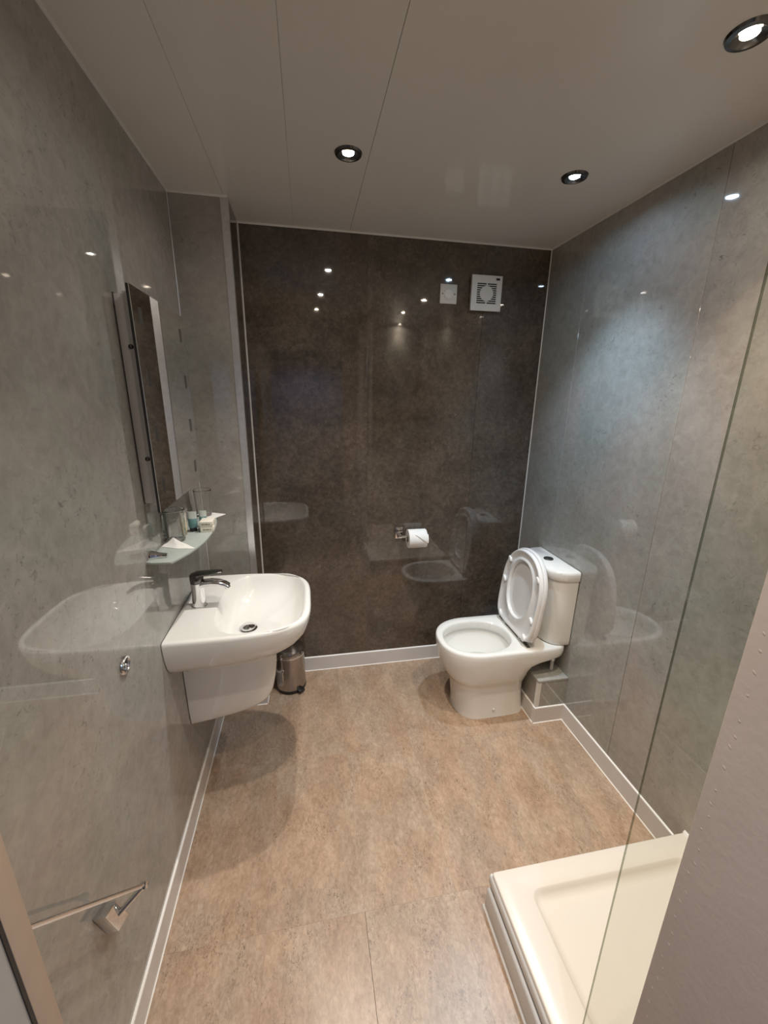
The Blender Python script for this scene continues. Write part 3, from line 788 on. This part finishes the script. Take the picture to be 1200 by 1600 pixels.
ring = thing('wall_ring_fitting', (0.0, 0.976, 0.905), 'small round chrome fitting on the left wall beside the basin', 'wall fitting')
MB().lathe([(0.0245, 0.0), (0.0245, 0.004), (0.0225, 0.008), (0.0185, 0.009), (0.0165, 0.006), (0.0165, 0.0015)], (0.0, 0.976, 0.918), (1, 0, 0), n=32, cap1=False).build('collar', 'chrome', ring, smooth=True)
MB().lathe([(0.0165, 0.0015), (0.006, 0.0010), (0.0, 0.001)], (0.0, 0.976, 0.918), (1, 0, 0), n=24, cap1=False).build('inner_plate', 'darkchrome', ring, smooth=True)
MB().lathe([(0.0045, 0.0), (0.0045, 0.006), (0.003, 0.008), (0.0, 0.008)], (0.0, 0.976, 0.918), (1, 0, 0), n=14, cap1=False).build('screw', 'chrome', ring, smooth=True)

# ================================================================== PEDAL BIN
bx, by = 0.336, 1.990
pb = thing('pedal_bin', (bx, by, 0.0), 'small brushed steel pedal bin behind the wash basin', 'bin')
MB().lathe([(0.080, 0.0), (0.082, 0.004), (0.082, 0.018), (0.081, 0.020)], (bx, by, 0), n=48).build('base_ring', 'black', pb, smooth=True)
bo = MB().lathe([(0.0805, 0.018), (0.0805, 0.215)], (bx, by, 0), n=48).build('body', 'steel', pb, smooth=True)
MB().lathe([(0.0810, 0.215), (0.0830, 0.217), (0.0830, 0.226), (0.0810, 0.228)], (bx, by, 0), n=48).build('rim', 'chrome', pb, smooth=True)
MB().lathe([(0.0815, 0.229), (0.0815, 0.236), (0.076, 0.247), (0.055, 0.255), (0.0, 0.259)], (bx, by, 0), n=48, cap1=False).build('lid', 'steel', pb, smooth=True)
pa = math.radians(-52)
px, py = bx + math.cos(pa) * 0.088, by + math.sin(pa) * 0.088
pd = MB()
q = [Vector((px, py, 0)) + Vector((math.cos(pa), math.sin(pa), 0)) * a + Vector((-math.sin(pa), math.cos(pa), 0)) * b2 for a, b2 in ((-0.012, -0.019), (0.016, -0.017), (0.016, 0.017), (-0.012, 0.019))]
pd.loops([[(p.x, p.y, 0.012) for p in q], [(p.x, p.y, 0.024) for p in q]])
pd.build('pedal', 'black', pb, bevel=0.003)
hd = MB().tube([(bx - 0.030, by - 0.0795, 0.160), (bx - 0.036, by - 0.092, 0.158), (bx - 0.036, by - 0.092, 0.10), (bx - 0.030, by - 0.0795, 0.098)], 0.003, 8).build('handle', 'chrome', pb, smooth=True)

# ================================================================== TOILET ROLL
hold = thing('toilet_roll_holder', (0.985, D, 0.835), 'chrome toilet roll holder on the dark back wall', 'roll holder')
BX(0.943, 0.983, D - 0.010, D, 0.812, 0.880).build('wall_plate', 'chrome', hold, bevel=0.002)
MB().box(0.947, 0.969, D - 0.062, D - 0.008, 0.831, 0.845).build('arm', 'chrome', hold, bevel=0.003)
MB().tube([(0.958, D - 0.055, 0.838), (1.100, D - 0.055, 0.838), (1.108, D - 0.055, 0.842)], 0.0072, 14).build('bar', 'chrome', hold, smooth=True)
BX(0.944, 0.972, D - 0.066, D - 0.010, 0.868, 0.873).build('top_flange', 'chrome', hold, bevel=0.001)
rc = (0.0, D - 0.055, 0.825)
roll_t = thing('toilet_roll', (1.053, D - 0.055, 0.775), 'white toilet roll with folded end on the chrome holder', 'toilet roll')
MB().lathe([(0.021, 1.003), (0.051, 1.003), (0.052, 1.005), (0.052, 1.103), (0.051, 1.105), (0.021, 1.105)], rc, (1, 0, 0), n=48, cap0=False, cap1=False).build('paper', 'paper', roll_t, smooth=True)
MB().lathe([(0.0205, 1.003), (0.0205, 1.105)], rc, (1, 0, 0), n=32, cap0=False, cap1=False).build('core', 'card', roll_t, smooth=True)
fl = MB()      # folded triangular end lying on the front of the roll
A, B_, Cc = (1.035, 40), (1.107, 40), (1.107, -14)
def rp_(x, deg, rr=0.0560): return (x, rc[1] - rr * math.cos(math.radians(deg)), rc[2] + rr * math.sin(math.radians(deg)))
rows = []
for i in range(9):
    s = i / 8
    xa = A[0] + (Cc[0] - A[0]) * s; da = 40 + (-14 - 40) * s
    rows.append([rp_(xa + (1.108 - xa) * k / 4, da + 0) for k in range(5)])
rows2 = [[(p[0], p[1] + (rc[1] - p[1]) * 0.03, p[2] + (rc[2] - p[2]) * 0.03) for p in rw] for rw in rows]
vs_, fs_ = [], []
for rw in rows: vs_ += rw
nr = len(vs_)
for rw in rows2: vs_ += rw
for i in range(8):
    for k in range(4):
        a = i * 5 + k
        fs_.append((a, a + 1, a + 6, a + 5)); fs_.append((nr + a, nr + a + 5, nr + a + 6, nr + a + 1))
bd = [k for k in range(5)] + [i * 5 + 4 for i in range(1, 9)] + [8 * 5 + k for k in (3, 2, 1, 0)] + [i * 5 for i in range(7, 0, -1)]
for i in range(len(bd)):
    a, b2 = bd[i], bd[(i + 1) % len(bd)]
    fs_.append((a, nr + a, nr + b2, b2))
fl.add(vs_, fs_)
fl.build('folded_end', 'paper', roll_t, smooth=True)

# ================================================================== ISOLATOR SWITCH AND FAN
sw = thing('isolator_switch', (1.1815, D, 2.0245), 'square white isolator switch on the back wall left of the fan', 'switch')
BX(1.1385, 1.2245, D - 0.0105, D, 2.0245, 2.1115).build('face_plate', 'fitting', sw, bevel=0.003)
cx_, cz_ = 1.1815, 2.068
MB().lathe([(0.0205, 0), (0.0205, 0.0015), (0.019, 0.0018)], (cx_, D - 0.0105, cz_), (0, -1, 0), n=36).build('rotary_knob', 'fitting', sw)
for k in range(16):
    a = 2 * PI * (k + 0.5) / 16
    if k in (0, 7, 8, 15): continue
    MB().lathe([(0.0016, 0), (0.0016, 0.0006), (0.0, 0.0006)], (cx_ + 0.0255 * math.cos(a), D - 0.0105, cz_ + 0.0255 * math.sin(a)), (0, -1, 0), n=8, cap1=False).build('printed_dot', 'print', sw)
for s in (-1, 1):
    MB().lathe([(0.0042, 0), (0.0042, 0.0008), (0.0, 0.0009)], (cx_ + s * 0.0305, D - 0.0105, cz_), (0, -1, 0), n=14, cap1=False).build('screw_cover', 'print', sw)

FX0, FX1, FZ0, FZ1, FY = 1.293, 1.450, 1.999, 2.157, D - 0.022
fan = thing('extractor_fan', (1.3715, D, FZ0), 'square white extractor fan with round slatted grille on the back wall', 'fan')
BX(FX0 + 0.003, FX1 - 0.003, FY + 0.004, D, FZ0 + 0.003, FZ1 - 0.003).build('casing', 'fitting', fan, bevel=0.002)
# front frame: four bars round the grille opening
gx0, gx1, gz0, gz1 = 1.321, 1.423, 2.030, 2.124
fr = MB().box(FX0, gx0, FY - 0.003, FY + 0.005, FZ0, FZ1).box(gx1, FX1, FY - 0.003, FY + 0.005, FZ0, FZ1).box(gx0, gx1, FY - 0.003, FY + 0.005, FZ0, gz0).box(gx0, gx1, FY - 0.003, FY + 0.005, gz1, FZ1)
fr.build('front_frame', 'fitting', fan)
BX(gx0, gx1, FY - 0.0010, FY + 0.0045, gz0, gz1).build('dark_opening', 'slot', fan)
ns = 10
for k in range(ns + 1):
    zc = gz0 + (gz1 - gz0) * k / ns
    BX(gx0 - 0.001, gx1 + 0.001, FY - 0.0028, FY + 0.003, max(gz0 - .001, zc - 0.0017), min(gz1 + .001, zc + 0.0017)).build('slat', 'fitting', fan)
BX((gx0 + gx1) / 2 - 0.003, (gx0 + gx1) / 2 + 0.003, FY - 0.0025, FY + 0.003, gz0, gz1).build('mullion', 'fitting', fan)
MB().lathe([(0.0345, 0), (0.0345, 0.003), (0.0335, 0.0042)], (1.372, FY + 0.001, 2.077), (0, -1, 0), n=40).build('round_cover', 'fitting', fan)
for k in range(9):
    zc = 2.077 - 0.030 + k * 0.0075
    hwid = math.sqrt(max(0, 0.0330 ** 2 - (zc - 2.077) ** 2))
    BX(1.372 - hwid, 1.372 + hwid, FY - 0.0045, FY - 0.0030, zc - 0.0012, zc + 0.0012).build('cover_rib', 'fitting', fan)
for k in range(ns + 1):     # the slats go on as shallow ribs across the frame
    zc = gz0 + (gz1 - gz0) * k / ns
    for xa, xb in ((FX0 + 0.004, gx0), (gx1, FX1 - 0.004)):
        BX(xa, xb, FY - 0.0036, FY - 0.0029, zc - 0.0016, zc + 0.0016).build('frame_rib', 'fitting', fan)
BX(1.417, 1.437, FY - 0.0038, FY - 0.0028, 2.137, 2.147).build('brand_badge', 'slot', fan)

# ================================================================== SHOWER TRAY AND SCREEN
TX0, TX1, TY0, TY1, TZ = 1.000, W - 0.001, YN + 0.002, 0.829, 0.145
tray = thing('shower_tray', (1.36, 0.3, 0.0), 'cream white shower tray on a raised plinth in the right foreground', 'shower tray')
def rr(x0, x1, y0, y1, r_, z, n=10):
    pts = []
    for (cx, cy, a0) in ((x1 - r_, y1 - r_, 0), (x0 + r_, y1 - r_, PI / 2), (x0 + r_, y0 + r_, PI), (x1 - r_, y0 + r_, 1.5 * PI)):
        for i in range(n + 1):
            a = a0 + PI / 2 * i / n
            pts.append((cx + r_ * math.cos(a), cy + r_ * math.sin(a), z))
    return pts
# the tray's inside edge of the near end lies behind the short wall, so the basin starts at y=YN
i0, i1, j0, j1 = TX0 + 0.095, TX1 - 0.07, TY0 + 0.07, TY1 - 0.066
MB().loops([rr(TX0 + 0.004, TX1, TY0, TY1 - 0.004, 0.006, TZ - 0.034), rr(TX0, TX1, TY0, TY1, 0.008, TZ - 0.030), rr(TX0, TX1, TY0, TY1, 0.008, TZ - 0.004), rr(TX0 + 0.002, TX1, TY0, TY1 - 0.002, 0.007, TZ - 0.001), rr(TX0 + 0.005, TX1 - 0.002, TY0 + 0.002, TY1 - 0.005, 0.006, TZ),
            rr(i0 - 0.004, i1 + 0.004, j0 - 0.004, j1 + 0.004, 0.034, TZ - 0.0005), rr(i0, i1, j0, j1, 0.030, TZ - 0.003), rr(i0 + 0.006, i1 - 0.006, j0 + 0.006, j1 - 0.006, 0.028, TZ - 0.012), rr(i0 + 0.014, i1 - 0.014, j0 + 0.014, j1 - 0.014, 0.026, TZ - 0.022), rr(i0 + 0.030, i1 - 0.030, j0 + 0.030, j1 - 0.030, 0.02, TZ - 0.026)]).build('tray_body', 'tray', tray, smooth=True, auto=40)
MB().prism([(TX0 - 0.006, TZ - 0.045), (TX0 + 0.004, TZ - 0.045), (TX0 + 0.004, TZ - 0.012), (TX0 - 0.002, TZ - 0.014), (TX0 - 0.006, TZ - 0.022)], 'y', 0.34, TY1 + 0.004).build('upstand_trim', 'white_trim', tray, bevel=0.002)
BX(TX0 + 0.004, TX0 + 0.016, 0.34, TY1 - 0.010, 0.0, TZ - 0.034).build('plinth_panel', 'skirt', tray)
MB().prism([(TX0 - 0.014, 0.0), (TX0 + 0.004, 0.0), (TX0 + 0.004, 0.082), (TX0 - 0.008, 0.082), (TX0 - 0.012, 0.078)], 'y', 0.34, TY1 - 0.002).build('plinth_cover', 'white_trim', tray, bevel=0.002)
BX(TX0 + 0.016, TX1, TY1 - 0.022, TY1 - 0.010, 0.0, TZ - 0.034).build('back_plinth_panel', 'skirt', tray)
MB().prism([(TX0 - 0.019, 0.0), (TX0 - 0.014, 0.0), (TX0 - 0.014, 0.006)], 'y', 0.34, TY1 + 0.001).build('sealant_bead', 'seal', tray)
MB().prism([(W, TZ), (W - 0.007, TZ), (W - 0.002, TZ + 0.007), (W, TZ + 0.008)], 'y', 0.34, TY1).build('wall_sealant', 'seal', tray)

scr = thing('shower_screen', (1.032, 0.40, TZ), 'clear frameless glass shower screen fixed to the painted wall end', 'shower screen')
BX(1.030, 1.034, 0.3352, 0.4540, TZ + 0.002, 2.05).build('glass_pane', 'glass', scr)
BX(1.0302, 1.0338, 0.4540, 0.4550, TZ + 0.002, 2.05).build('polished_edge', glass('polished glass edge', (0.55, 0.58, 0.53)), scr)
MB().box(1.022, 1.042, 0.3352, 0.352, TZ + 0.001, 2.05).build('wall_channel', 'alu', scr, bevel=0.001)
